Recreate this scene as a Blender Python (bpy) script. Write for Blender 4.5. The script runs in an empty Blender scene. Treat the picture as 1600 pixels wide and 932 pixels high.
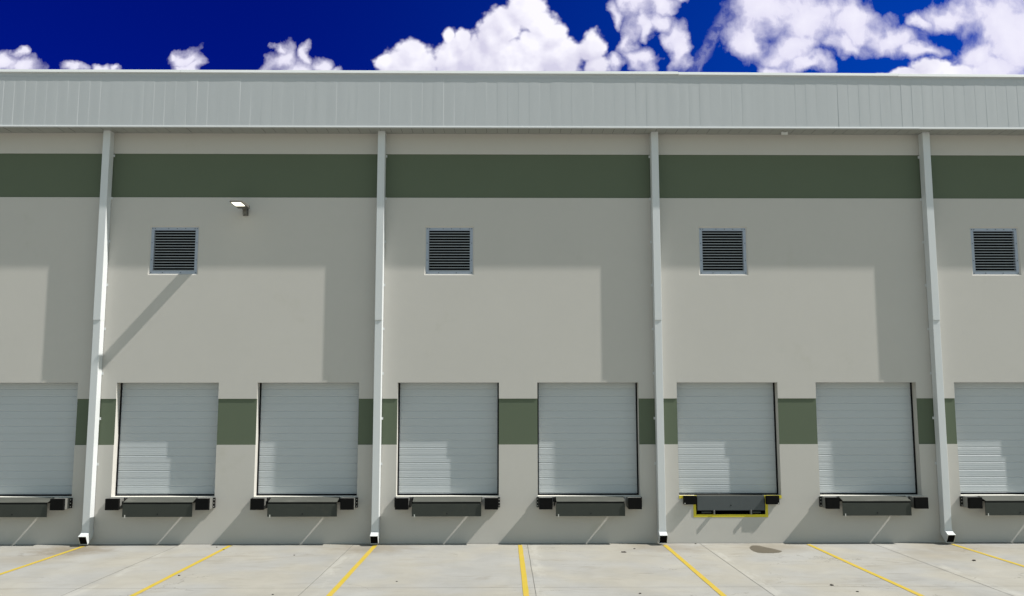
import bpy, bmesh, math, random
from mathutils import Vector, Matrix

S = bpy.context.scene
COL = S.collection
R = math.radians

# ---------------------------------------------------------------- camera
F_PX, YAW, PITCH, ROLL = 1399.03, 0.00988, 0.11958, -0.00074
CAM = Vector((-0.228, -25.12, 3.75))


def cam_axes():
    f = Vector((math.sin(YAW) * math.cos(PITCH), math.cos(YAW) * math.cos(PITCH), math.sin(PITCH)))
    r = Vector((math.cos(YAW), -math.sin(YAW), 0))
    u = r.cross(f)
    c, s = math.cos(ROLL), math.sin(ROLL)
    return c * r + s * u, -s * r + c * u, f


r_, u_, f_ = cam_axes()
cam_data = bpy.data.cameras.new('camera')
cam_data.sensor_width = 36
cam_data.lens = F_PX / 1600 * 36
cam_data.clip_start = 0.1
cam_data.clip_end = 3000
cam = bpy.data.objects.new('camera', cam_data)
COL.objects.link(cam)
cam.matrix_world = Matrix(((r_.x, u_.x, -f_.x, CAM.x), (r_.y, u_.y, -f_.y, CAM.y), (r_.z, u_.z, -f_.z, CAM.z), (0, 0, 0, 1)))
S.camera = cam

# ---------------------------------------------------------------- exposure
S.view_settings.view_transform = 'Standard'
S.view_settings.look = 'None'
S.view_settings.gamma = 1
S.view_settings.use_curve_mapping = False
S.view_settings.exposure = 0.75
S.cycles.max_bounces = 8
S.cycles.diffuse_bounces = 5

# ---------------------------------------------------------------- sun
SUN_DIR = Vector((5.1, -1.0, 5.8)).normalized()          # towards the sun
sd = bpy.data.lights.new('sun', 'SUN')
sd.energy = 4.0
sd.angle = R(0.53)
sd.color = (1, 0.965, 0.90)
sun = bpy.data.objects.new('sun', sd)
COL.objects.link(sun)
sun.rotation_euler = (-SUN_DIR).to_track_quat('-Z', 'Y').to_euler()
sun.location = SUN_DIR * 60

# ---------------------------------------------------------------- node helper


class NT:
    def __init__(self, tree):
        self.t = tree

    def n(self, typ, **kw):
        nd = self.t.nodes.new(typ)
        for k, v in kw.items():
            setattr(nd, k, v)
        return nd

    def put(self, sock, v):
        if v is None:
            return
        if hasattr(v, 'is_linked') or isinstance(v, bpy.types.NodeSocket):
            self.t.links.new(v, sock)
        else:
            sock.default_value = v

    def math(self, op, a, b=None, c=None, clamp=False):
        nd = self.n('ShaderNodeMath', operation=op, use_clamp=clamp)
        for i, v in enumerate((a, b, c)):
            self.put(nd.inputs[i], v)
        return nd.outputs[0]

    def vec(self, op, a, b=None, scale=None):
        nd = self.n('ShaderNodeVectorMath', operation=op)
        self.put(nd.inputs[0], a)
        self.put(nd.inputs[1], b)
        if scale is not None:
            self.put(nd.inputs['Scale'], scale)
        return nd.outputs['Value'] if op in ('LENGTH', 'DOT_PRODUCT', 'DISTANCE') else nd.outputs['Vector']

    def noise(self, vec, scale, detail=4, rough=0.55, dist=0.0, dim='3D'):
        nd = self.n('ShaderNodeTexNoise')
        nd.noise_dimensions = dim
        self.put(nd.inputs['Vector'], vec)
        nd.inputs['Scale'].default_value = scale
        nd.inputs['Detail'].default_value = detail
        nd.inputs['Roughness'].default_value = rough
        nd.inputs['Distortion'].default_value = dist
        return nd.outputs[0], nd.outputs[1]

    def ramp(self, x, a, b, smooth=True, lo=0.0, hi=1.0):
        nd = self.n('ShaderNodeMapRange')
        nd.interpolation_type = 'SMOOTHSTEP' if smooth else 'LINEAR'
        self.put(nd.inputs[0], x)
        self.put(nd.inputs[1], a)
        self.put(nd.inputs[2], b)
        nd.inputs[3].default_value = lo
        nd.inputs[4].default_value = hi
        return nd.outputs[0]

    def mix(self, f, a, b, blend='MIX'):
        nd = self.n('ShaderNodeMix', data_type='RGBA', blend_type=blend)
        self.put(nd.inputs[0], f)
        self.put(nd.inputs[6], a if not isinstance(a, tuple) else (*a[:3], 1))
        self.put(nd.inputs[7], b if not isinstance(b, tuple) else (*b[:3], 1))
        return nd.outputs[2]

    def comb(self, x, y, z=0.0):
        nd = self.n('ShaderNodeCombineXYZ')
        for i, v in enumerate((x, y, z)):
            self.put(nd.inputs[i], v)
        return nd.outputs[0]


# ---------------------------------------------------------------- sky and clouds (by direction)
def px_dir(x, y):
    d = f_ + r_ * ((x - 800) / F_PX) - u_ * ((y - 466) / F_PX)
    return d.x / d.y, d.z / d.y


# cx, cy, rx, ry of the cloud masses
PUFF = [(640, 106, 56, 46), (604, 98, 22, 20), (642, 80, 28, 24), (705, 92, 36, 46), (698, 58, 12, 16), (722, 68, 20, 26),
        (745, 92, 44, 50), (768, 58, 32, 36), (790, 40, 38, 42), (822, 18, 42, 40), (848, 36, 30, 32), (860, 54, 28, 32),
        (874, 92, 44, 44), (922, 78, 26, 32), (930, 104, 24, 22), (800, 106, 90, 62), (835, 74, 40, 40),
        (1455, 112, 46, 25), (1420, 116, 40, 14), (1490, 116, 46, 17), (1398, 118, 40, 8)]
WISP = [(0, 98, 32, 20), (32, 106, 34, 20), (28, 84, 12, 10), (112, 106, 22, 9), (156, 103, 18, 10), (182, 105, 16, 8),
        (296, 94, 23, 15), (283, 90, 12, 8), (299, 107, 22, 12),
        (440, 92, 22, 28), (430, 74, 12, 12), (476, 78, 14, 24), (462, 104, 44, 24), (494, 98, 20, 18), (514, 107, 16, 7),
        (980, 6, 40, 20), (956, 28, 18, 32), (975, 60, 20, 44), (1000, 92, 26, 26), (960, 100, 24, 20), (1034, 10, 34, 20), (1024, 38, 34, 20),
        (1052, 56, 22, 28), (1062, 84, 18, 40), (1064, 4, 18, 12), (1000, 44, 18, 18),
        (1190, 14, 60, 54), (1182, 60, 42, 42), (1262, 30, 90, 50), (1340, 38, 70, 40), (1232, 78, 56, 36), (1262, 104, 44, 16),
        (1208, 104, 26, 20), (1396, 60, 66, 24), (1440, 76, 46, 18), (1320, 66, 40, 20),
        (1478, 22, 56, 32), (1550, 30, 84, 60), (1600, 50, 90, 100), (1536, 84, 64, 46), (1446, 32, 24, 16), (1560, 108, 76, 30)]


def blob_field(t, Q, blobs, blend):
    acc = None
    for (x, y, rx, ry) in blobs:
        c = px_dir(x, y)
        s = F_PX * 1.01
        d = t.vec('MULTIPLY', t.vec('SUBTRACT', Q, (c[0], c[1], 0)), (s / rx, s / ry, 0))
        v = t.math('SUBTRACT', 1.0, t.vec('LENGTH', d))
        acc = v if acc is None else t.math('SMOOTH_MAX', acc, v, blend)
    return acc


def cloud_group(name, blobs, blend, wisp):
    g = bpy.data.node_groups.new(name, 'ShaderNodeTree')
    g.interface.new_socket('P', in_out='INPUT', socket_type='NodeSocketVector')
    g.interface.new_socket('F', in_out='OUTPUT', socket_type='NodeSocketFloat')
    t = NT(g)
    gi = t.n('NodeGroupInput')
    go = t.n('NodeGroupOutput')
    P = gi.outputs[0]
    half = (0.5, 0.5, 0.5)
    _, w1 = t.noise(P, 15.0, 2, 0.5, dim='2D')
    w = t.vec('SCALE', t.vec('SUBTRACT', w1, half), scale=0.044 if wisp else 0.014)
    if wisp:
        _, w2 = t.noise(P, 60.0, 3, 0.55, dim='2D')
        w = t.vec('ADD', w, t.vec('SCALE', t.vec('SUBTRACT', w2, half), scale=0.014))
    Q = t.vec('MULTIPLY', t.vec('ADD', P, w), (1, 1, 0))
    acc = blob_field(t, Q, blobs, blend)
    if wisp:
        n1, _ = t.noise(t.vec('MULTIPLY', t.vec('ADD', P, t.vec('SCALE', w, scale=0.5)), (1, 0.8, 1)), 28.0, 6, 0.56, 0.0, dim='2D')
        n2, _ = t.noise(P, 13.0, 3, 0.5, dim='2D')
        out = t.math('ADD', acc, t.math('MULTIPLY', t.math('SUBTRACT', n1, 0.5), 1.45))
        out = t.math('ADD', out, t.math('MULTIPLY', t.math('SUBTRACT', n2, 0.5), 0.8))
    else:
        n1, _ = t.noise(P, 46.0, 6, 0.6, 0.0, dim='2D')
        out = t.math('ADD', acc, t.math('MULTIPLY', t.math('SUBTRACT', n1, 0.5), 0.46))
        for vs, va in ((40.0, 0.22), (92.0, 0.20), (190.0, 0.10)):
            vo = t.n('ShaderNodeTexVoronoi', feature='SMOOTH_F1', voronoi_dimensions='2D')
            t.put(vo.inputs['Vector'], Q)
            vo.inputs['Scale'].default_value = vs
            vo.inputs['Smoothness'].default_value = 0.25
            out = t.math('ADD', out, t.math('MULTIPLY', t.math('SUBTRACT', 0.42, vo.outputs['Distance']), va))
    t.put(go.inputs[0], out)
    return g


W = bpy.data.worlds.new('World')
S.world = W
W.use_nodes = True
W.node_tree.nodes.clear()
t = NT(W.node_tree)
tc = t.n('ShaderNodeTexCoord')
D = t.vec('NORMALIZE', tc.outputs['Generated'])
sep = t.n('ShaderNodeSeparateXYZ')
t.put(sep.inputs[0], D)
dx, dy, dz = sep.outputs
sky = t.n('ShaderNodeTexSky', sky_type='NISHITA')
sky.sun_disc = False
sky.sun_elevation = math.asin(SUN_DIR.z)
sky.sun_rotation = math.atan2(SUN_DIR.x, SUN_DIR.y)
sky.altitude = 0
sky.air_density = 1.0
sky.dust_density = 0.4
sky.ozone_density = 2.5
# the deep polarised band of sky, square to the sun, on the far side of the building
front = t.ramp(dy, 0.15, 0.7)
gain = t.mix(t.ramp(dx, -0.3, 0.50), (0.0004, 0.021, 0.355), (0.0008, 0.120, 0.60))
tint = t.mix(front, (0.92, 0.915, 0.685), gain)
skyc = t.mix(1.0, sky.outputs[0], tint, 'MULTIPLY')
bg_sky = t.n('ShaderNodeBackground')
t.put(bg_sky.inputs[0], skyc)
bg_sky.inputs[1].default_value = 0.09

ys = t.math('MAXIMUM', dy, 0.08)
P = t.comb(t.math('DIVIDE', dx, ys), t.math('DIVIDE', dz, ys), 0.0)
gp = cloud_group('cumulus', PUFF, 0.08, False)
gw = cloud_group('wisps', WISP, 0.16, True)


def ev(g, p):
    nd = t.n('ShaderNodeGroup')
    nd.node_tree = g
    t.put(nd.inputs[0], p)
    return nd.outputs[0]


LD = (0.0070, 0.0110, 0)
P2 = t.vec('ADD', P, LD)
fp, fp2 = ev(gp, P), ev(gp, P2)
fw, fw2 = ev(gw, P), ev(gw, P2)
ap = t.ramp(fp, -0.08, 0.30)
aw = t.math('POWER', t.ramp(fw, -0.16, 0.62, smooth=False), 1.0)
aw = t.math('MULTIPLY', aw, 0.97)
lowf, _ = t.noise(P, 17.0, 3, 0.5, dim='2D')
sp = t.ramp(t.math('SUBTRACT', fp, fp2), -0.50, 0.42, smooth=False)
sp = t.math('ADD', t.math('MULTIPLY', sp, 0.75), t.ramp(lowf, 0.3, 0.7, lo=-0.30, hi=0.26))
sp = t.math('ADD', sp, t.ramp(t.math('DIVIDE', dz, ys), 0.355, 0.440, lo=-0.10, hi=0.30), clamp=True)
sw = t.ramp(t.math('SUBTRACT', fw, fw2), -1.0, 0.9, smooth=False)
sw = t.math('ADD', t.math('MULTIPLY', sw, 0.40), t.ramp(fw, 0.15, 1.35, lo=0.0, hi=0.62), clamp=True)
# thin old contrail
c0, c1 = px_dir(1138, 14), px_dir(1086, 112)
ex, ey = c1[0] - c0[0], c1[1] - c0[1]
L = math.hypot(ex, ey)
rel = t.vec('SUBTRACT', P, (c0[0], c0[1], 0))
across = t.math('ABSOLUTE', t.vec('DOT_PRODUCT', rel, (ey / L, -ex / L, 0)))
along = t.vec('DOT_PRODUCT', rel, (ex / L, ey / L, 0))
cn, _ = t.noise(P, 75, 5, 0.65, dim='2D')
at_ = t.ramp(t.math('ADD', across, t.math('MULTIPLY', t.math('SUBTRACT', cn, 0.5), 0.016)), 0.0095, 0.004)
at_ = t.math('MULTIPLY', at_, t.ramp(along, -0.05, 0.02))
at_ = t.math('MULTIPLY', at_, t.ramp(cn, 0.36, 0.66, lo=0.06, hi=0.26))

infront = t.ramp(dy, 0.12, 0.3)
lit_p = t.mix(sp, (0.40, 0.388, 0.485), (0.585, 0.575, 0.625))
lit_w = t.mix(sw, (0.45, 0.436, 0.545), (0.555, 0.543, 0.61))
a1 = t.math('MAXIMUM', aw, at_)
# ordinary fair-weather clouds over the rest of the sky
gn, _ = t.noise(t.vec('MULTIPLY', D, (1, 1, 2.2)), 2.3, 8, 0.58)
ga = t.math('MULTIPLY', t.ramp(gn, 0.50, 0.66), t.ramp(dz, 0.02, 0.2))
ga = t.math('MULTIPLY', ga, t.math('SUBTRACT', 1.0, infront))
alpha = t.math('SUBTRACT', 1.0, t.math('MULTIPLY', t.math('SUBTRACT', 1.0, a1), t.math('SUBTRACT', 1.0, ap)))
alpha = t.math('MULTIPLY', alpha, infront)
ccol = t.mix(ap, lit_w, lit_p)
ccol = t.mix(ga, ccol, (0.50, 0.49, 0.46))
alpha = t.math('MAXIMUM', alpha, ga, clamp=True)
bg_c = t.n('ShaderNodeBackground')
t.put(bg_c.inputs[0], ccol)
bg_c.inputs[1].default_value = 1.0
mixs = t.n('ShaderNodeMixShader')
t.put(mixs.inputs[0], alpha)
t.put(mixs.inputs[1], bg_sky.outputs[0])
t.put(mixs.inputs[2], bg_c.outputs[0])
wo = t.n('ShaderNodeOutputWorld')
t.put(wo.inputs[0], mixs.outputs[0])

# ---------------------------------------------------------------- materials


def mat(name, col, rough=0.6, metal=0.0, var=0.08, scale=3.0, stretch=(1, 1, 1), bump=0.0, bscale=40.0, bdist=0.002,
        dirt=None, dirt_scale=1.2, dirt_lo=0.55, dirt_hi=0.75, emit=None, spec=0.5):
    m = bpy.data.materials.new(name)
    m.use_nodes = True
    nt = NT(m.node_tree)
    b = m.node_tree.nodes['Principled BSDF']
    geo = nt.n('ShaderNodeNewGeometry')
    pos = nt.vec('MULTIPLY', geo.outputs['Position'], stretch)
    nz, _ = nt.noise(pos, scale, 6, 0.6)
    nz2, _ = nt.noise(pos, scale * 9, 3, 0.6)
    k = nt.math('ADD', nt.math('MULTIPLY', nt.math('SUBTRACT', nz, 0.5), var * 2), nt.math('MULTIPLY', nt.math('SUBTRACT', nz2, 0.5), var))
    k = nt.math('ADD', k, 1.0)
    c = nt.vec('SCALE', tuple(col[:3]), scale=k)
    if dirt:
        dn, _ = nt.noise(pos, dirt_scale, 6, 0.65)
        c = nt.mix(nt.ramp(dn, dirt_lo, dirt_hi), c, dirt)
    nt.put(b.inputs['Base Color'], c)
    rn = nt.math('ADD', rough - 0.06, nt.math('MULTIPLY', nz2, 0.12))
    nt.put(b.inputs['Roughness'], rn)
    b.inputs['Metallic'].default_value = metal
    b.inputs['Specular IOR Level'].default_value = spec
    if bump:
        bn, _ = nt.noise(pos, bscale, 4, 0.6)
        bp = nt.n('ShaderNodeBump')
        bp.inputs['Strength'].default_value = bump
        bp.inputs['Distance'].default_value = bdist
        nt.put(bp.inputs['Height'], bn)
        nt.put(b.inputs['Normal'], bp.outputs[0])
    if emit:
        b.inputs['Emission Color'].default_value = (*emit[:3], 1)
        b.inputs['Emission Strength'].default_value = emit[3]
    return m


M = {}
M['wall'] = mat('cream_wall_paint', (0.474, 0.458, 0.428), 0.85, var=0.032, scale=0.55, bump=0.3, bscale=1.7, bdist=0.007,
                dirt=(0.42, 0.405, 0.36), dirt_scale=0.7, dirt_lo=0.58, dirt_hi=0.85, spec=0.2)
M['green'] = mat('green_band_paint', (0.101, 0.125, 0.085), 0.85, var=0.035, scale=0.8, bump=0.2, bscale=1.5, bdist=0.005, spec=0.2)
M['reveal'] = mat('white_jamb_paint', (0.62, 0.61, 0.56), 0.8, var=0.04, scale=3, spec=0.2)
M['metal_panel'] = mat('pale_grey_panel_metal', (0.43, 0.45, 0.465), 0.5, var=0.02, scale=1.2, stretch=(1, 1, 0.25), spec=0.3)
M['metal_trim'] = mat('white_trim_metal', (0.66, 0.68, 0.68), 0.45, var=0.03, scale=2, spec=0.3)
M['pipe'] = mat('white_downspout_metal', (0.55, 0.57, 0.58), 0.45, var=0.03, scale=1.5, stretch=(1, 1, 0.3), spec=0.3)
M['soffit'] = mat('soffit_metal', (0.30, 0.31, 0.29), 0.6, var=0.04, scale=2, spec=0.3)
M['roof'] = mat('roof_membrane', (0.55, 0.55, 0.54), 0.8, var=0.06, scale=0.6)
M['door'] = mat('white_door_steel', (0.425, 0.455, 0.475), 0.42, var=0.03, scale=1.3, stretch=(0.4, 1, 1.5), spec=0.4)
M['rubber'] = mat('black_rubber', (0.006, 0.006, 0.006), 0.8, var=0.3, scale=9, spec=0.06)
M['seal'] = mat('black_seal_rubber', (0.010, 0.010, 0.012), 0.8, var=0.2, scale=6, spec=0.08)
M['steel_dark'] = mat('dark_grey_leveler_steel', (0.034, 0.039, 0.033), 0.6, var=0.16, scale=3.0, bump=0.2, bscale=8, spec=0.3,
                      dirt=(0.050, 0.052, 0.042), dirt_scale=4)
M['steel_lip'] = mat('slate_leveler_steel', (0.066, 0.076, 0.080), 0.55, var=0.12, scale=3.0, spec=0.3)
M['steel_plate'] = mat('worn_plate_steel', (0.076, 0.079, 0.069), 0.6, var=0.25, scale=4, stretch=(0.4, 1, 1), spec=0.3,
                       dirt=(0.115, 0.115, 0.103), dirt_scale=3)
M['bracket'] = mat('black_bracket_steel', (0.012, 0.012, 0.012), 0.65, var=0.3, scale=8, spec=0.15)
M['bumper_plate'] = mat('grey_bumper_steel', (0.15, 0.15, 0.14), 0.6, var=0.2, scale=6, spec=0.3)
M['galv'] = mat('galvanised_steel', (0.32, 0.36, 0.43), 0.5, metal=0.2, var=0.08, scale=6, spec=0.5)
M['blade'] = mat('vent_blade_steel', (0.30, 0.32, 0.34), 0.5, metal=0.2, var=0.08, scale=6)
M['void'] = mat('interior_shade_black', (0.006, 0.006, 0.007), 0.9, var=0.2, scale=3, spec=0.0)  # near-black colour stands in for deep shade inside openings
M['yellow'] = mat('yellow_safety_paint', (0.56, 0.47, 0.02), 0.7, var=0.08, scale=8, dirt=(0.40, 0.34, 0.05), dirt_scale=9, dirt_lo=0.6)
M['lamp'] = mat('bronze_lamp_casting', (0.13, 0.125, 0.115), 0.5, metal=0.3, var=0.08, scale=9)
M['led'] = mat('lit_led_panel', (0.8, 0.78, 0.7), 0.4, emit=(1.0, 0.96, 0.76, 1.3))
M['debris'] = mat('dark_debris', (0.05, 0.042, 0.034), 0.9, var=0.3, scale=30)
M['joint'] = mat('joint_sealant', (0.115, 0.11, 0.10), 0.9, var=0.35, scale=2.5)
M['bolt'] = mat('bolt_steel', (0.09, 0.095, 0.10), 0.5, metal=0.3)
M['pale_bolt'] = mat('zinc_bolt', (0.55, 0.55, 0.52), 0.4, metal=0.3)

# concrete yard
OUTLETS = [(-11.5, -0.85), (-3.7, -0.75), (4.1, -0.75), (11.9, -0.8), (7.0, -0.75), (10.6, -1.9), (-11.9, -2.2)]
gm = bpy.data.materials.new('yard_concrete')
gm.use_nodes = True
nt = NT(gm.node_tree)
b = gm.node_tree.nodes['Principled BSDF']
pos = nt.n('ShaderNodeNewGeometry').outputs['Position']
n1, _ = nt.noise(pos, 0.35, 6, 0.6, 0.4)
n2, _ = nt.noise(nt.vec('MULTIPLY', pos, (0.75, 0.8, 1)), 1.4, 7, 0.64, 0.6)
n3, _ = nt.noise(nt.vec('MULTIPLY', pos, (2.0, 0.12, 1)), 1.1, 4, 0.6)
n4, _ = nt.noise(pos, 55, 3, 0.7)
n5, _ = nt.noise(nt.vec('MULTIPLY', pos, (0.5, 1.3, 1)), 0.9, 8, 0.7, 1.0)
k = nt.math('ADD', nt.math('MULTIPLY', nt.math('SUBTRACT', n1, 0.5), 0.30), nt.math('MULTIPLY', nt.math('SUBTRACT', n2, 0.5), 0.36))
k = nt.math('ADD', k, nt.math('MULTIPLY', nt.math('SUBTRACT', n3, 0.5), 0.08))
k = nt.math('ADD', k, nt.math('MULTIPLY', nt.math('SUBTRACT', n4, 0.5), 0.20))
k = nt.math('ADD', k, 1.0)
hue, _ = nt.noise(pos, 0.5, 3, 0.5)
base = nt.mix(nt.ramp(hue, 0.35, 0.65), (0.297, 0.294, 0.279), (0.308, 0.294, 0.257))
c = nt.vec('SCALE', base, scale=k)
# dull patches and rubber scuffs
c = nt.mix(nt.math('MULTIPLY', nt.ramp(n5, 0.54, 0.74), 0.50), c, (0.20, 0.18, 0.145))
n6, _ = nt.noise(nt.vec('MULTIPLY', pos, (0.35, 3.0, 1)), 2.2, 6, 0.7, 1.5)
c = nt.mix(nt.math('MULTIPLY', nt.ramp(n6, 0.62, 0.72), 0.45), c, (0.16, 0.15, 0.125))
# hairline cracks
vo = nt.n('ShaderNodeTexVoronoi', feature='DISTANCE_TO_EDGE')
wq, wqc = nt.noise(pos, 1.3, 5, 0.65)
nt.put(vo.inputs['Vector'], nt.vec('ADD', nt.vec('MULTIPLY', pos, (0.55, 1.0, 1)), nt.vec('SCALE', wqc, scale=0.7)))
vo.inputs['Scale'].default_value = 0.42
crk = nt.math('MULTIPLY', nt.ramp(vo.outputs['Distance'], 0.006, 0.0015), nt.ramp(n1, 0.48, 0.60))
c = nt.mix(nt.math('MULTIPLY', crk, 0.5), c, (0.13, 0.12, 0.10))
# pale cement smears beside the saw cuts
px_ = nt.n('ShaderNodeSeparateXYZ')
nt.put(px_.inputs[0], pos)
wv = nt.math('PINGPONG', nt.math('SUBTRACT', px_.outputs[0], 0.43 + 0.14), 2.36)
n7, _ = nt.noise(nt.vec('MULTIPLY', pos, (1.6, 0.5, 1)), 1.4, 6, 0.7)
sm = nt.math('MULTIPLY', nt.ramp(wv, 0.26, 0.05), nt.ramp(n7, 0.46, 0.62))
c = nt.mix(nt.math('MULTIPLY', sm, 0.45), c, (0.41, 0.40, 0.365))
# run-off stains under the downspouts
for i, (sx, sy) in enumerate(OUTLETS):
    dv = nt.vec('MULTIPLY', nt.vec('SUBTRACT', pos, (sx, sy, 0)), (0.62, 0.75, 0))
    wob, _ = nt.noise(pos, 2.2, 5, 0.65)
    dd = nt.math('ADD', nt.vec('LENGTH', dv), nt.math('MULTIPLY', nt.math('SUBTRACT', wob, 0.5), 1.1))
    f = nt.math('MULTIPLY', nt.ramp(dd, 0.95, 0.15), (0.66, 0.48, 0.40, 0.36, 0.30, 0.20, 0.26)[i])
    c = nt.mix(f, c, (0.17, 0.135, 0.085))
nt.put(b.inputs['Base Color'], c)
nt.put(b.inputs['Roughness'], nt.math('ADD', 0.75, nt.math('MULTIPLY', n2, 0.2)))
b.inputs['Specular IOR Level'].default_value = 0.25
bp = nt.n('ShaderNodeBump')
bp.inputs['Strength'].default_value = 0.25
bp.inputs['Distance'].default_value = 0.004
nt.put(bp.inputs['Height'], nt.math('ADD', n4, nt.math('MULTIPLY', n2, 1.0)))
nt.put(b.inputs['Normal'], bp.outputs[0])
M['ground'] = gm

# worn traffic paint: concrete shows through
ym = bpy.data.materials.new('worn_yellow_line_paint')
ym.use_nodes = True
nt = NT(ym.node_tree)
b = ym.node_tree.nodes['Principled BSDF']
pos = nt.n('ShaderNodeNewGeometry').outputs['Position']
a1_, _ = nt.noise(pos, 2.0, 6, 0.6)
a2_, _ = nt.noise(pos, 16, 5, 0.7)
c = nt.mix(nt.ramp(a1_, 0.3, 0.7), (0.43, 0.325, 0.030), (0.46, 0.325, 0.052))
c = nt.mix(nt.math('MULTIPLY', nt.ramp(a2_, 0.55, 0.70), 0.45), c, (0.36, 0.31, 0.16))
nt.put(b.inputs['Base Color'], c)
b.inputs['Roughness'].default_value = 0.75
b.inputs['Specular IOR Level'].default_value = 0.25
M['line'] = ym

# oily damp spot, soft ragged rim
om = bpy.data.materials.new('oily_damp_stain')
om.use_nodes = True
nt = NT(om.node_tree)
b = om.node_tree.nodes['Principled BSDF']
pos = nt.n('ShaderNodeNewGeometry').outputs['Position']
a1_, _ = nt.noise(pos, 5.0, 6, 0.6)
nt.put(b.inputs['Base Color'], nt.mix(a1_, (0.085, 0.072, 0.050), (0.115, 0.098, 0.070)))
b.inputs['Roughness'].default_value = 0.6
M['stain'] = om

# ---------------------------------------------------------------- mesh helper


class MB:
    def __init__(self):
        self.v, self.f, self.m = [], [], []

    def quad(self, *p, m=0):
        n = len(self.v)
        self.v += [tuple(q) for q in p]
        self.f.append(tuple(range(n, n + len(p))))
        self.m.append(m)

    def box(self, x0, x1, y0, y1, z0, z1, m=0, skip=''):
        n = len(self.v)
        self.v += [(x0, y0, z0), (x1, y0, z0), (x1, y1, z0), (x0, y1, z0), (x0, y0, z1), (x1, y0, z1), (x1, y1, z1), (x0, y1, z1)]
        for key, q in dict(b=(0, 3, 2, 1), t=(4, 5, 6, 7), f=(0, 1, 5, 4), k=(2, 3, 7, 6), l=(3, 0, 4, 7), r=(1, 2, 6, 5)).items():
            if key in skip:
                continue
            self.f.append(tuple(n + i for i in q))
            self.m.append(m)

    def prism_x(self, prof, x0, x1, m=0):
        """closed (y,z) profile extruded along x"""
        n, k = len(self.v), len(prof)
        self.v += [(x0, y, z) for y, z in prof] + [(x1, y, z) for y, z in prof]
        for i in range(k):
            j = (i + 1) % k
            self.f.append((n + i, n + j, n + k + j, n + k + i))
            self.m.append(m)
        self.f += [tuple(n + i for i in range(k))[::-1], tuple(n + k + i for i in range(k))]
        self.m += [m, m]

    def cyl(self, c, axis, rad, h, seg=10, m=0):
        a = Vector(axis).normalized()
        p = a.orthogonal().normalized()
        q = a.cross(p)
        n = len(self.v)
        for s in (0, 1):
            for i in range(seg):
                an = 2 * math.pi * i / seg
                self.v.append(tuple(Vector(c) + a * h * s + (p * math.cos(an) + q * math.sin(an)) * rad))
        for i in range(seg):
            j = (i + 1) % seg
            self.f.append((n + i, n + j, n + seg + j, n + seg + i))
            self.m.append(m)
        self.f += [tuple(n + i for i in range(seg))[::-1], tuple(n + seg + i for i in range(seg))]
        self.m += [m, m]

    def build(self, name, mats, parent=None, bevel=0.0, smooth=False, merge=False):
        me = bpy.data.meshes.new(name)
        me.from_pydata(self.v, [], self.f)
        if not isinstance(mats, (list, tuple)):
            mats = [mats]
        for mm in mats:
            me.materials.append(mm)
        for p, mi in zip(me.polygons, self.m):
            p.material_index = mi
        bm = bmesh.new()
        bm.from_mesh(me)
        if merge or bevel:
            bmesh.ops.remove_doubles(bm, verts=bm.verts, dist=1e-5)
        if bevel:
            ed = [e for e in bm.edges if len(e.link_faces) == 2 and e.calc_face_angle(0) > 0.5]
            bmesh.ops.bevel(bm, geom=ed, offset=bevel, segments=2, profile=0.6, affect='EDGES')
        bmesh.ops.recalc_face_normals(bm, faces=bm.faces) if (bevel or merge) else None
        bm.to_mesh(me)
        bm.free()
        if smooth:
            for p in me.polygons:
                p.use_smooth = True
        o = bpy.data.objects.new(name, me)
        COL.objects.link(o)
        if parent:
            o.parent = parent
        return o


def tag(o, label=None, cat=None, group=None, kind=None):
    for k_, v_ in (('label', label), ('category', cat), ('group', group), ('kind', kind)):
        if v_:
            o[k_] = v_
    return o


def empty(name, loc=(0, 0, 0)):
    o = bpy.data.objects.new(name, None)
    o.empty_display_size = 0.2
    o.location = loc
    COL.objects.link(o)
    return o


def copy_tree(o, parent=None):
    c_ = o.copy()
    COL.objects.link(c_)
    if parent:
        c_.parent = parent
    for ch in list(o.children):
        copy_tree(ch, c_)
    return c_


# ---------------------------------------------------------------- layout (metres; wall face at y = 0)
DOOR_C = [2.14 + 3.9 * k for k in range(-4, 4)]           # eight dock doors
HALF, SILL, HEAD = 1.413, 1.270, 4.391
RECESS = 0.285
G_HI, G_LO = (9.656, 10.937), (2.677, 3.944)
SOF = 11.535
PIPE_X = [4.10 + 7.8 * k for k in (-2, -1, 0, 1)]
VENT_X = [2.14 + 3.9 * k for k in (-3, -1, 1, 3)]
VENT_Z, VH = 8.125, 0.704
XW = 30.0
PIT_C, PIT_H, PIT_B = 2.14 + 3.9, 0.955, 0.772
FY, FZ0, FZ1 = -0.65, 11.515, 13.18

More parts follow.
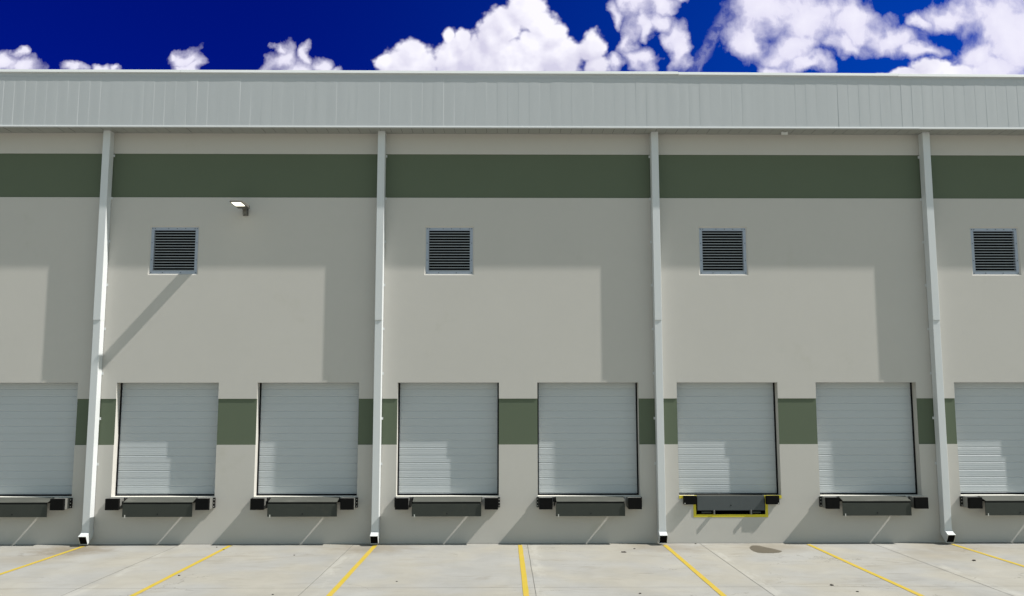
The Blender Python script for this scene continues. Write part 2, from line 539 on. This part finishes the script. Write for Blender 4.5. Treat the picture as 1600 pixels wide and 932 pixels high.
# ---------------------------------------------------------------- ground
mb = MB()
mb.quad((-600, -600, 0), (600, -600, 0), (600, 600, 0), (-600, 600, 0))
ground = mb.build('ground', M['ground'])
tag(ground, 'pale weathered concrete yard in front of the loading docks', 'ground', kind='structure')
for k_ in range(-3, 4):
    x = 0.233 + 3.9125 * k_
    mb = MB()
    rnd = random.Random(k_ + 50)
    N = 36
    y0, y1 = -0.27, -15.5
    Lp, Rp = [], []
    for i in range(N + 1):
        y = y0 + (y1 - y0) * i / N
        Lp.append((x - 0.058 + rnd.uniform(-.004, .004), y, 0.006))
        Rp.append((x + 0.058 + rnd.uniform(-.004, .004), y, 0.006))
    for i in range(N):
        mb.quad(Lp[i], Lp[i + 1], Rp[i + 1], Rp[i])
    mb.build('painted_line', M['line'], ground)
for x in [0.43 + 4.72 * k for k in range(-5, 6)]:
    mb = MB()
    rnd = random.Random(int(x * 10) + 900)
    ys_ = [-0.05 - 60 * i / 120 for i in range(121)]
    xs_ = [x + rnd.uniform(-.004, .004) for _ in ys_]
    for i in range(120):
        mb.quad((xs_[i] - .006, ys_[i], .003), (xs_[i + 1] - .006, ys_[i + 1], .003), (xs_[i + 1] + .006, ys_[i + 1], .003), (xs_[i] + .006, ys_[i], .003))
    mb.build('expansion_joint', M['joint'], ground)
for y in (-5.95, -12.0, -18.0):
    mb = MB()
    mb.quad((-XW, y - .005, .0015), (XW, y - .005, .0015), (XW, y + .005, .0015), (-XW, y + .005, .0015))
    mb.build('expansion_joint', M['joint'], ground)
mb = MB()
mb.quad((-XW, -.022, .0045), (XW, -.022, .0045), (XW, -.001, .0045), (-XW, -.001, .0045))
mb.build('base_sealant', M['joint'], ground)
mb = MB()
rnd = random.Random(5)
OUT = [(6.312, -0.805), (6.389, -0.603), (6.465, -0.466), (6.597, -0.399), (6.673, -0.511), (6.746, -0.703), (6.826, -0.866), (6.888, -1.014), (6.954, -1.212), (6.993, -1.355), (6.982, -1.444), (6.914, -1.545), (6.809, -1.619), (6.671, -1.667), (6.541, -1.69), (6.418, -1.689), (6.317, -1.612), (6.264, -1.434), (6.255, -1.241), (6.264, -1.071)]
rim = []
for i in range(len(OUT)):
    p0, p1 = Vector(OUT[i]), Vector(OUT[(i + 1) % len(OUT)])
    for k_ in range(4):
        q = p0.lerp(p1, k_ / 4)
        rim.append((q.x + rnd.uniform(-.008, .008), q.y + rnd.uniform(-.018, .018), 0.0035))
mb.quad(*rim)
mb.build('oil_stain', M['stain'], ground)

# ---------------------------------------------------------------- warehouse
wh = empty('warehouse', (0, 0, 0))
tag(wh, 'long cream warehouse with green bands, grey metal fascia and a row of white dock doors', 'warehouse')

# front wall as a grid of cells with depth: 0 wall face, .02 recessed bands, None = opening
xs = {-XW, XW}
for c_ in DOOR_C:
    xs |= {c_ - HALF, c_ + HALF}
xs |= {PIT_C - PIT_H, PIT_C + PIT_H}
for c_ in VENT_X:
    xs |= {c_ - VH, c_ + VH}
zs = {0, SILL, HEAD, *G_HI, *G_LO, SOF + 0.6, PIT_B, VENT_Z - VH, VENT_Z + VH}
xs, zs = sorted(xs), sorted(zs)
BAND = 0.020


def cell(x, z):
    for c_ in DOOR_C:
        if abs(x - c_) < HALF and SILL < z < HEAD:
            return None
    if abs(x - PIT_C) < PIT_H and PIT_B < z < SILL:
        return None
    for c_ in VENT_X:
        if abs(x - c_) < VH and abs(z - VENT_Z) < VH:
            return None
    if G_HI[0] < z < G_HI[1] or G_LO[0] < z < G_LO[1]:
        return BAND
    return 0.0


mb = MB()
DEEP = 0.62
nx, nz = len(xs) - 1, len(zs) - 1
dep = [[cell((xs[i] + xs[i + 1]) / 2, (zs[j] + zs[j + 1]) / 2) for j in range(nz)] for i in range(nx)]
for i in range(nx):
    for j in range(nz):
        d = dep[i][j]
        x0, x1, z0, z1 = xs[i], xs[i + 1], zs[j], zs[j + 1]
        if d is not None:
            mb.quad((x0, d, z0), (x1, d, z0), (x1, d, z1), (x0, d, z1), m=1 if d else 0)
        isv = any(abs((x0 + x1) / 2 - c_) < VH for c_ in VENT_X) and abs((z0 + z1) / 2 - VENT_Z) < VH
        if i + 1 < nx:
            e = dep[i + 1][j]
            a_, b_ = (DEEP if d is None else d), (DEEP if e is None else e)
            if a_ != b_:
                # faces looking along x
                near = min(a_, b_)
                mi = 0
                if a_ < b_:
                    mb.quad((x1, a_, z0), (x1, b_, z0), (x1, b_, z1), (x1, a_, z1), m=mi)
                else:
                    mb.quad((x1, a_, z0), (x1, a_, z1), (x1, b_, z1), (x1, b_, z0), m=mi)
        if j + 1 < nz:
            e = dep[i][j + 1]
            a_, b_ = (DEEP if d is None else d), (DEEP if e is None else e)
            if a_ != b_:
                mb.quad((x0, a_, z1), (x1, a_, z1), (x1, b_, z1), (x0, b_, z1), m=0)
# chamfered rebate round each vent
for c_ in VENT_X:
    o_, i_, dp = VH, VH - 0.038, 0.030
    L0, L1, B0, B1 = c_ - o_, c_ + o_, VENT_Z - o_, VENT_Z + o_
    l0, l1, b0, b1 = c_ - i_, c_ + i_, VENT_Z - i_, VENT_Z + i_
    mb.quad((L0, 0, B0), (L1, 0, B0), (l1, dp, b0), (l0, dp, b0), m=0)
    mb.quad((L0, 0, B1), (l0, dp, b1), (l1, dp, b1), (L1, 0, B1), m=0)
    mb.quad((L0, 0, B0), (l0, dp, b0), (l0, dp, b1), (L0, 0, B1), m=0)
    mb.quad((L1, 0, B0), (L1, 0, B1), (l1, dp, b1), (l1, dp, b0), m=0)
# the other three sides
mb.quad((-XW, 0, 0), (-XW, 0, 13.0), (-XW, 45, 13.0), (-XW, 45, 0), m=0)
mb.quad((XW, 0, 0), (XW, 45, 0), (XW, 45, 13.0), (XW, 0, 13.0), m=0)
mb.quad((-XW, 45, 0), (-XW, 45, 13.0), (XW, 45, 13.0), (XW, 45, 0), m=0)
mb.build('wall', [M['wall'], M['green']], wh)

# unseen dark sheet added behind the wall so that nothing glows behind seals
mb = MB()
mb.quad((-XW + .1, 0.70, 0.01), (XW - .1, 0.70, 0.01), (XW - .1, 0.70, 12.9), (-XW + .1, 0.70, 12.9))
mb.build('light_block_sheet', M['void'], wh)

# roof and parapet
mb = MB()
mb.box(-XW - .3, XW + .3, FY + 0.10, 45.3, 12.95, 13.02)
mb.build('roof', M['roof'], wh)

# fascia: sheet metal panels, each a little out of true
mb = MB()
rnd = random.Random(11)
PW = 0.302
z0, z1 = FZ0 + 0.05, 12.965
npan = int(2 * XW / PW)
off = 0.0
prev = None
cols = []
for p_ in range(npan):
    xa = -XW + p_ * PW
    lead = 0.0017 * max(-1, min(1, -xa / 10))              # lap direction of the sheets drifts along the wall
    step = lead + rnd.gauss(0, 0.0008)                      # each sheet laps a little over the next
    off = rnd.gauss(0, 0.0006)
    tilt = -step / PW + rnd.gauss(0, 0.0022)
    bow = rnd.gauss(0.0003, 0.00055)
    bow2 = rnd.gauss(0, 0.0004)
    lean = rnd.gauss(0, 0.0009)
    kink = rnd.uniform(-.5, .5)
    for a in range(9):
        uu = a / 8
        col = []
        for c_ in range(7):
            vv = c_ / 6
            yy = FY + off * (0.6 + 0.5 * vv + kink * (vv - .5)) + tilt * (uu - .5) * PW - bow * 4 * uu * (1 - uu) - bow2 * math.sin(math.pi * vv) * math.sin(2 * math.pi * uu) + lean * (vv - .5)
            col.append((xa + 0.011 + uu * (PW - 0.022), yy, z0 + vv * (z1 - z0)))
        cols.append(col)
nv = len(mb.v)
for col in cols:
    mb.v += col
for a in range(len(cols) - 1):
    for c_ in range(6):
        q = a * 7 + c_
        mb.f.append((q, q + 7, q + 8, q + 1))
        mb.m.append(0)
fas = mb.build('fascia', M['metal_panel'], wh)
mb = MB()
mb.box(-XW - .3, XW + .3, FY + 0.012, FY + 0.06, 12.95, 13.12)         # flat cleat strip below the coping
mb.build('cleat_strip', M['metal_panel'], fas)
for xa, xb, dz_ in [(-XW - .3, -9.35, 0.0), (-9.345, 4.74, 0.0), (4.745, 11.0, -0.014), (11.005, XW + .3, -0.024)]:
    mb = MB()
    zt = 13.185 + dz_
    mb.prism_x([(FY - 0.045, zt - 0.085), (FY - 0.030, zt - 0.005), (FY + 0.02, zt + 0.004), (FY + 0.45, zt - 0.03), (FY + 0.45, zt - 0.15), (FY - 0.02, zt - 0.085)], xa, xb)
    mb.v = [(x, y, z - 0.0036 * max(0.0, x - 2.0)) for x, y, z in mb.v]
    mb.build('coping', M['metal_trim'], fas, bevel=0.004)
for xa, xb, dz_ in [(-XW - .3, -5.6, 0), (-5.597, 11.55, 0), (11.553, XW + .3, -0.006)]:
    mb = MB()
    zb = FZ0 + dz_
    mb.prism_x([(FY - 0.022, zb), (FY - 0.024, zb + 0.010), (FY - 0.016, zb + 0.050), (FY + 0.02, zb + 0.054), (FY + 0.05, zb + .02), (FY + 0.05, zb)], xa, xb)
    mb.build('drip_trim', M['pipe'], fas)
# soffit boards
mb = MB()
rnd = random.Random(8)
p_ = -XW
while p_ < XW:
    w = PW
    zz = SOF + rnd.gauss(0, 0.0015)
    mb.quad((p_ + .003, FY + .04, zz - .006), (p_ + .003, -.001, zz + 0.004), (p_ + w - .003, -.001, zz + .004), (p_ + w - .003, FY + .04, zz - .006))
    p_ += w
mb.quad((-XW, FY + .03, SOF + .03), (-XW, -.001, SOF + .03), (XW, -.001, SOF + .03), (XW, FY + .03, SOF + .03), m=1)
mb.build('soffit', [M['soffit'], M['seal']], wh)

# ---------------------------------------------------------------- dock doors (parts of the warehouse)
SEC = 0.62
DH = HALF - 0.035


def door_profile():
    z = SILL + 0.045
    pts = [(0.0, z)]
    top = HEAD + 0.28
    s = 0
    zz = z
    while zz < top - 0.02:
        for r3 in range(3):
            za, zb_ = zz + SEC * r3 / 3, zz + SEC * (r3 + 1) / 3
            # groove with a sloping ledge at the bottom of each rib, faint swell across it
            d_ = 0.009 if r3 else 0.008
            pts += [(d_, za + 0.010), (d_ + .002, za + 0.016), (0.001, za + 0.040), (0.0, za + 0.055)]
            for q in (0.33, 0.62, 0.86):
                pts += [(0.0015, za + (zb_ - za) * q - 0.008), (0.0030, za + (zb_ - za) * q), (0.0004, za + (zb_ - za) * q + 0.012)]
            pts += [(0.0, zb_ - 0.002)]
        zz += SEC
    return pts


prof = door_profile()
mb = MB()
rnd = random.Random(2)
for (ya, za), (yb, zb_) in zip(prof[:-1], prof[1:]):
    mb.quad((-DH, ya, za), (DH, ya, za), (DH, yb, zb_), (-DH, yb, zb_))
mb.quad((-DH, 0.05, prof[0][1]), (DH, 0.05, prof[0][1]), (DH, 0, prof[0][1]), (-DH, 0, prof[0][1]))
door0 = mb.build('dock_door', M['door'], wh, merge=True)
door0.location = (DOOR_C[0], RECESS, 0)
for s in (-1, 1):
    mb = MB()
    x0_, x1_ = sorted((s * (DH - 0.006), s * (DH + 0.032)))
    mb.box(x0_, x1_, -0.030, 0.06, SILL + 0.006, HEAD + 0.25)
    mb.build('side_seal', M['seal'], door0)
mb = MB()
mb.box(-DH + .01, DH - .01, -0.012, 0.05, SILL + 0.004, SILL + 0.05)
mb.build('bottom_seal', M['seal'], door0)
mb = MB()
mb.box(-HALF + .002, HALF - .002, 0.004 - RECESS, 0.3, SILL - 0.03, SILL + 0.003)
mb.build('sill', M['reveal'], door0)
for c_ in DOOR_C[1:]:
    d_ = copy_tree(door0, wh)
    d_.location = (c_, RECESS, 0)

# ---------------------------------------------------------------- downspouts
PW2 = 0.102


def sweep(path, w, d, mb, cap_end=False, inner=False):
    rings = []
    for (y, z, ny, nz_) in path:
        # ring square to (ny,nz) flow; w across x, d in the bending plane
        py, pz = -nz_, ny
        rings.append([(-w, y + py * d, z + pz * d), (w, y + py * d, z + pz * d), (w, y - py * d, z - pz * d), (-w, y - py * d, z - pz * d)])
    for a, b_ in zip(rings[:-1], rings[1:]):
        for i in range(4):
            j = (i + 1) % 4
            q = (a[i], a[j], b_[j], b_[i])
            mb.quad(*(q if not inner else q[::-1]))
    return rings


def make_downspout():
    root = empty('downspout', (PIPE_X[0], 0, 0))
    yc, dd = -0.152, 0.138
    yc2, dd2 = -0.141, 0.127
    mb = MB()
    sweep([(yc, SOF - 0.004, 0, -1), (yc, 6.12, 0, -1)], PW2, dd, mb)
    mb.build('pipe', M['pipe'], root, bevel=0.008)
    mb = MB()
    sweep([(yc2, 6.16, 0, -1), (yc2, 0.40, 0, -1)], PW2 - 0.002, dd2, mb)
    mb.build('pipe', M['pipe'], root, bevel=0.008)
    mb = MB()
    ca, sa = math.cos(R(30)), math.sin(R(30))
    m22 = math.sin(R(26)), math.cos(R(26))
    ym, zm = yc2 - 0.25, 0.158                            # middle of the mouth
    sweep([(yc2, 0.405, 0, -1), (yc2, 0.335, 0, -1), (yc2 - 0.022, 0.288, -m22[0], -m22[1]), (ym, zm, -ca, -sa)], PW2 + .004, dd2 + .005, mb)
    sweep([(yc2 - 0.10, 0.245, -ca, -sa), (ym, zm, -ca, -sa)], PW2 - .002, dd2 - .004, mb, inner=True)
    for wa, wb, da, db in ((PW2 + .004, PW2 - .002, dd2 + .005, dd2 - .004),):
        py, pz = sa, -ca
        A = [(-wa, ym + py * da, zm + pz * da), (wa, ym + py * da, zm + pz * da), (wa, ym - py * da, zm - pz * da), (-wa, ym - py * da, zm - pz * da)]
        B = [(-wb, ym + py * db, zm + pz * db), (wb, ym + py * db, zm + pz * db), (wb, ym - py * db, zm - pz * db), (-wb, ym - py * db, zm - pz * db)]
        for i in range(4):
            k4 = (i + 1) % 4
            mb.quad(A[i], A[k4], B[k4], B[i])
    mb.build('outlet_shoe', M['pipe'], root)
    mb = MB()
    y, z = ym + ca * 0.02, zm + sa * 0.02
    d2 = dd2 - .006
    mb.quad((-PW2, y + py * d2, z + pz * d2), (PW2, y + py * d2, z + pz * d2), (PW2, y - py * d2, z - pz * d2), (-PW2, y - py * d2, z - pz * d2))
    mb.build('outlet_shade_sheet', M['void'], root)  # black sheet stands in for the shade inside the shoe
    for k_ in range(8):
        z = 10.87 - 1.245 * k_
        mb = MB()
        mb.box(-PW2 - .036, PW2 + .036, -0.0135, -0.001, z - .035, z + .035)
        mb.build('bracket', M['pipe'], root)
    return root


ds = make_downspout()
DSL = ['white square downspout left of the first vent, with its shoe over the darkest brown stain',
       'white square downspout between the lamp bay and the bay left of the centre line',
       'white square downspout between the centre bay and the yellow framed dock',
       'white square downspout farthest to the right, near the vent cut close by the photo edge']
for i, x in enumerate(PIPE_X):
    o = ds if i == 0 else copy_tree(ds)
    o.location = (x, 0, 0)
    tag(o, DSL[i], 'downspout', 'downspouts along the warehouse wall')

# ---------------------------------------------------------------- louvered vents


def make_vent():
    root = empty('louvered_vent', (VENT_X[0], 0, VENT_Z))
    h = VH - 0.036
    bw = 0.085
    yf, yb = 0.030, 0.080
    mb = MB()
    mb.box(-h, h, yf, yb, h - bw, h)
    mb.box(-h, h, yf, yb, -h, -h + bw)
    mb.box(-h, -h + bw * .85, yf + .001, yb, -h + bw, h - bw)
    mb.box(h - bw * .85, h, yf + .001, yb, -h + bw, h - bw)
    # inner return of the frame
    g = h - bw
    gx = h - bw * .85
    mb.box(-gx, -gx + .014, yf + .006, 0.2, -g, g)
    mb.box(gx - .014, gx, yf + .006, 0.2, -g, g)
    mb.build('frame', M['galv'], root)
    mb = MB()
    n = 15
    sp_ = 2 * g / n
    for i in range(n):
        zc = -g + sp_ * i
        # drainable blade: sloping sheet with a turned lip at its front edge
        mb.prism_x([(0.036, zc + 0.003), (0.036, zc + 0.027), (0.040, zc + 0.027), (0.041, zc + 0.008), (0.118, zc + 0.030), (0.118, zc + 0.026), (0.026, zc + 0.003)], -gx + .015, gx - .015)
    mb.build('louver_blades', M['blade'], root)
    mb = MB()
    mb.quad((-gx, 0.13, -g), (gx, 0.13, -g), (gx, 0.13, g), (-gx, 0.13, g))
    mb.build('backing', M['void'], root)
    q = h - 0.035
    spots = [(-q, q), (-q + .07, q), (q, q), (q - .07, q), (-.18, q), (.06, q), (.3, q), (-q, .22), (-q, -.27), (q, .22), (q, -.27), (-q, -q), (q, -q), (.2, -q), (-.3, -q)]
    for (x, z) in spots:
        mb = MB()
        mb.cyl((x, yf + .001, z), (0, -1, 0), 0.013, 0.010, 8)
        mb.build('bolt', M['bolt'], root)
    return root


vt = make_vent()
VL = ['square galvanised louver vent just below and left of the wall lamp',
      'square galvanised louver vent in the bay right of the second downspout from the left',
      'square galvanised louver vent high above the yellow framed dock',
      'square galvanised louver vent right of the rightmost downspout at the photo edge']
for i, x in enumerate(VENT_X):
    o = vt if i == 0 else copy_tree(vt)
    o.location = (x, 0, VENT_Z)
    tag(o, VL[i], 'vent', 'louver vents high on the wall')

# ---------------------------------------------------------------- wall lamp
lp = empty('wall_lamp', (-7.56, 0, 9.12))
tag(lp, 'lit bronze area light on an arm standing out from the wall below the green band', 'lamp')
mb = MB()
mb.box(-0.075, 0.075, -0.035, -0.001, 0.0, 0.24)
mb.box(-0.052, 0.052, -0.15, -0.036, 0.015, 0.135)
mb.build('wall_mount', M['lamp'], lp, bevel=0.006)
mb = MB()
mb.prism_x([(-0.05, 0.134), (-0.15, 0.134), (-0.30, 0.175), (-0.30, 0.215), (-0.12, 0.215), (-0.05, 0.20)], -0.05, 0.05)
mb.build('arm', M['lamp'], lp, bevel=0.006)
mb = MB()
mb.prism_x([(-0.20, 0.165), (-1.00, 0.175), (-1.02, 0.19), (-1.00, 0.222), (-0.45, 0.245), (-0.22, 0.235), (-0.20, 0.21)], -0.165, 0.165)
head = mb.build('lamp_head', M['lamp'], lp, bevel=0.008)
mb = MB()
mb.box(-0.125, 0.125, -0.96, -0.56, 0.158, 0.178)
mb.build('led_panel', M['led'], head)

# ---------------------------------------------------------------- edge-of-dock levelers


def make_bumper(root, s, xi, xo, yf, z0, z1):
    """rubber pad in front of a steel box standing on a bolted wall plate"""
    xa, xb = sorted((s * xi, s * xo))
    mb = MB()
    mb.box(xa, xb, yf, yf + 0.10, z0, z1)
    bu = mb.build('bumper', M['rubber'], root, bevel=0.008)
    mb = MB()
    mb.box(xa + .004, xb - .004, yf + .101, -0.062, z0 + .012, z1 - .004)
    mb.build('side_plate', M['bumper_plate'], bu)
    mb = MB()
    pa, pb = (xa - .055, xb + .02) if s < 0 else (xa, xb + .055)
    mb.box(pa, pb, -0.060, -0.002, z0 + .02, z1 - .012)
    mb.build('wall_plate', M['bracket'], bu)
    for k_ in range(3):
        mb = MB()
        mb.cyl((s * (xo + .03), -0.061, z0 + .06 + k_ * .09), (0, -1, 0), 0.012, 0.012, 8)
        mb.build('bolt', M['pale_bolt'], bu)


def make_leveler():
    root = empty('dock_leveler', (DOOR_C[0], 0, 0))
    zr, zf, yf = SILL - 0.005, 1.168, -0.36
    hw = 0.94
    mb = MB()
    t_ = 0.012
    mb.prism_x([(-0.004, zr), (yf, zf), (yf, zf - t_), (-0.004, zr - t_)], -hw + 0.02, hw)
    mb.build('ramp_plate', M['steel_plate'], root)
    mb = MB()
    mb.cyl((-hw + .02, yf + 0.034, zf - 0.036), (1, 0, 0), 0.024, 2 * hw - .04, 10)
    mb.build('hinge', M['bracket'], root)
    mb = MB()
    mb.prism_x([(yf - .002, zf - 0.056), (yf + .010, zf - 0.056), (yf + .016, 0.775), (yf + .003, 0.775)], -hw, hw)
    mb.build('lip', M['steel_dark'], root, bevel=0.003)
    mb = MB()
    mb.box(-hw + .06, -hw + .085, yf - .008, yf + .012, 0.757, 0.83)
    mb.build('latch_pin', M['pale_bolt'], root)
    mb = MB()
    mb.cyl((0.01, yf + .001, 0.85), (0, -1, 0), 0.016, 0.008, 10)
    mb.build('lift_eye', M['seal'], root)
    mb = MB()                                            # hinge angle bolted to the dock edge
    mb.box(-hw - .05, hw + .02, -0.032, -0.002, 1.12, SILL - 0.02)
    mb.build('dock_angle', M['bracket'], root)
    mb = MB()
    mb.box(-hw - .030, -hw - .012, -0.20, -0.033, 1.03, SILL - .03)
    mb.build('side_gusset', M['bracket'], root)
    for s in (-1, 1):
        make_bumper(root, s, 1.030, 1.393, -0.408, 0.960, 1.262)
    return root


lv = make_leveler()
LL = ['grey dock leveler cut off by the left photo edge, before the first downspout',
      'grey dock leveler just right of the first downspout, below the vent near the lamp',
      'grey dock leveler just left of the second downspout from the left',
      'grey dock leveler just right of the second downspout from the left',
      'grey dock leveler just left of the third downspout from the left',
      None,
      'grey dock leveler between the yellow framed dock and the rightmost downspout',
      'grey dock leveler cut off by the right photo edge, after the last downspout']
first = True
for c_, lab in zip(DOOR_C, LL):
    if lab is None:
        continue
    o = lv if first else copy_tree(lv)
    first = False
    o.location = (c_, 0, 0)
    tag(o, lab, 'dock leveler', 'edge levelers under the dock doors')

# the one recessed pit leveler with yellow edging
pl = empty('pit_leveler', (PIT_C, 0, 0))
tag(pl, 'recessed dock leveler with slate lip, its pit edged in bright yellow paint', 'dock leveler')
w_, z0_ = PIT_H, PIT_B
mb = MB()
E_ = 0.075
mb.box(-w_ - E_, w_ + E_, -0.006, -0.001, z0_ - E_, z0_)
for s in (-1, 1):
    xa, xb = sorted((s * w_, s * (w_ + E_)))
    mb.box(xa, xb, -0.006, -0.001, z0_, SILL - .075)
    xa, xb = sorted((s * (w_ - .02), s * (HALF + .005)))
    mb.box(xa, xb, -0.006, 0.05, SILL - .070, SILL + .014)
mb.build('yellow_edging', M['yellow'], pl)
mb = MB()
for s in (-1, 1):
    xa, xb = sorted((s * (w_ - .002), s * (w_ - .03)))
    mb.box(xa, xb, 0.02, DEEP, z0_, SILL - .035)
mb.box(-w_, w_, .5, .52, z0_, SILL - .035)
mb.box(-w_ + .03, w_ - .03, 0.003, .5, z0_ + .001, z0_ + .006)
mb.build('pit_lining', M['void'], pl)
mb = MB()
mb.box(-w_ + .012, w_ - .02, -0.002, 0.6, SILL - .028, SILL + .008)
mb.build('deck_plate', M['steel_plate'], pl)
mb = MB()
mb.box(-w_ + .03, w_ - .025, -0.034, -0.014, 0.885, SILL - .004)
mb.build('lip', M['steel_lip'], pl, bevel=0.004)
mb = MB()
mb.cyl((-w_ + .03, -0.004, SILL - .012), (1, 0, 0), 0.012, 2 * w_ - .055, 10)
mb.build('hinge', M['bracket'], pl)
mb = MB()
mb.cyl((0, -0.0335, 1.02), (0, -1, 0), 0.016, 0.008, 10)
mb.build('lift_eye', M['seal'], pl)
for x in (-0.47, 0.545):
    mb = MB()
    mb.box(x - .014, x + .014, -0.095, 0.05, z0_ + .004, z0_ + .125)
    mb.build('lip_keeper', M['bumper_plate'], pl, bevel=0.003)
for x0_, x1_ in ((-.80, -.53), (.60, .83)):
    mb = MB()
    mb.box(x0_, x1_, 0.012, 0.05, z0_ + .03, z0_ + .075)
    mb.build('keeper_plate', M['steel_dark'], pl, bevel=0.004)
for s in (-1, 1):
    xa, xb = sorted((s * (w_ + .005), s * 1.315))
    mb = MB()
    mb.box(xa, xb, -0.135, -0.03, 1.055, 1.285)
    bu = mb.build('bumper', M['rubber'], pl, bevel=0.008)
    mb = MB()
    mb.box(xa + .01, xb - .01, -0.029, -0.008, 1.065, 1.275)
    mb.build('wall_plate', M['bracket'], bu)
    mb = MB()
    mb.cyl((s * 1.285, -0.1351, 1.085), (0, -1, 0), 0.014, 0.008, 8)
    mb.build('bolt', M['pale_bolt'], bu)

# ---------------------------------------------------------------- small bits
mb = MB()
mb.box(-.09, .09, -.012, .012, -0.075, -0.004)
mb.box(-.09, -.05, -.05, .05, -0.012, -0.003)
mb.box(.05, .09, -.05, .05, -0.012, -0.003)
o = mb.build('soffit_clip', M['metal_trim'], None, bevel=0.003)
o.location = (7.83, -0.28, SOF - 0.006)
tag(o, 'small pale metal clip stuck under the soffit above the yellow framed dock', 'clip')

DEB = [(2.88, -1.51, .085, 'dark clump of debris, largest one, on concrete left of third downspout shoe'),
       (3.23, -.95, .06, 'flat dark scrap just behind the largest clump of debris'),
       (2.52, -6.6, .06, 'dark scrap on concrete near the lower photo edge, left of the fourth bay line'),
       (-7.87, -.52, .05, 'tiny dark scrap left of the yellow line under the lamp bay wall'),
       (-7.56, -.95, .045, 'tiny dark scrap lying on the yellow line under the lamp bay wall'),
       (-5.5, -1.84, .045, 'tiny dark scrap alone on concrete below the leveler left of second downspout'),
       (-4.83, -6.6, .045, 'tiny dark scrap at the lower photo edge by the second lane joint'),
       (6.67, -5.81, .075, 'flat dark leaf on concrete well in front of the oil stain'),
       (6.95, -6.47, .045, 'tiny dark scrap just nearer than the flat dark leaf'),
       (-7.43, -4.55, .06, 'curled dark twig right of the second yellow line from the left'),
       (11.2, -2.9, .09, 'long dark scrap on concrete below the rightmost downspout'),
       (-2.51, -5.28, .04, 'tiny dark scrap in the empty bay left of the centre line'),
       (5.02, -.12, .05, 'small dark scrap against the wall foot left of the oil stain')]
for i, (x, y, s, lab) in enumerate(DEB):
    s *= 0.52
    rnd = random.Random(70 + i)
    bm = bmesh.new()
    bmesh.ops.create_icosphere(bm, subdivisions=2, radius=1.0)
    ax = rnd.uniform(.8, 1.6)
    for v in bm.verts:
        k_ = 1 + rnd.uniform(-.28, .28)
        v.co = Vector((v.co.x * s * ax * k_, v.co.y * s * k_ * .9, max(v.co.z * s * .45 * k_, -s * .2) + s * .2))
    me = bpy.data.meshes.new('debris_scrap')
    bm.to_mesh(me)
    bm.free()
    me.materials.append(M['debris'])
    o = bpy.data.objects.new('debris_scrap', me)
    COL.objects.link(o)
    o.location = (x, y, 0.0)
    o.rotation_euler = (0, 0, rnd.uniform(0, 6))
    tag(o, lab, 'debris', 'scraps on the concrete')
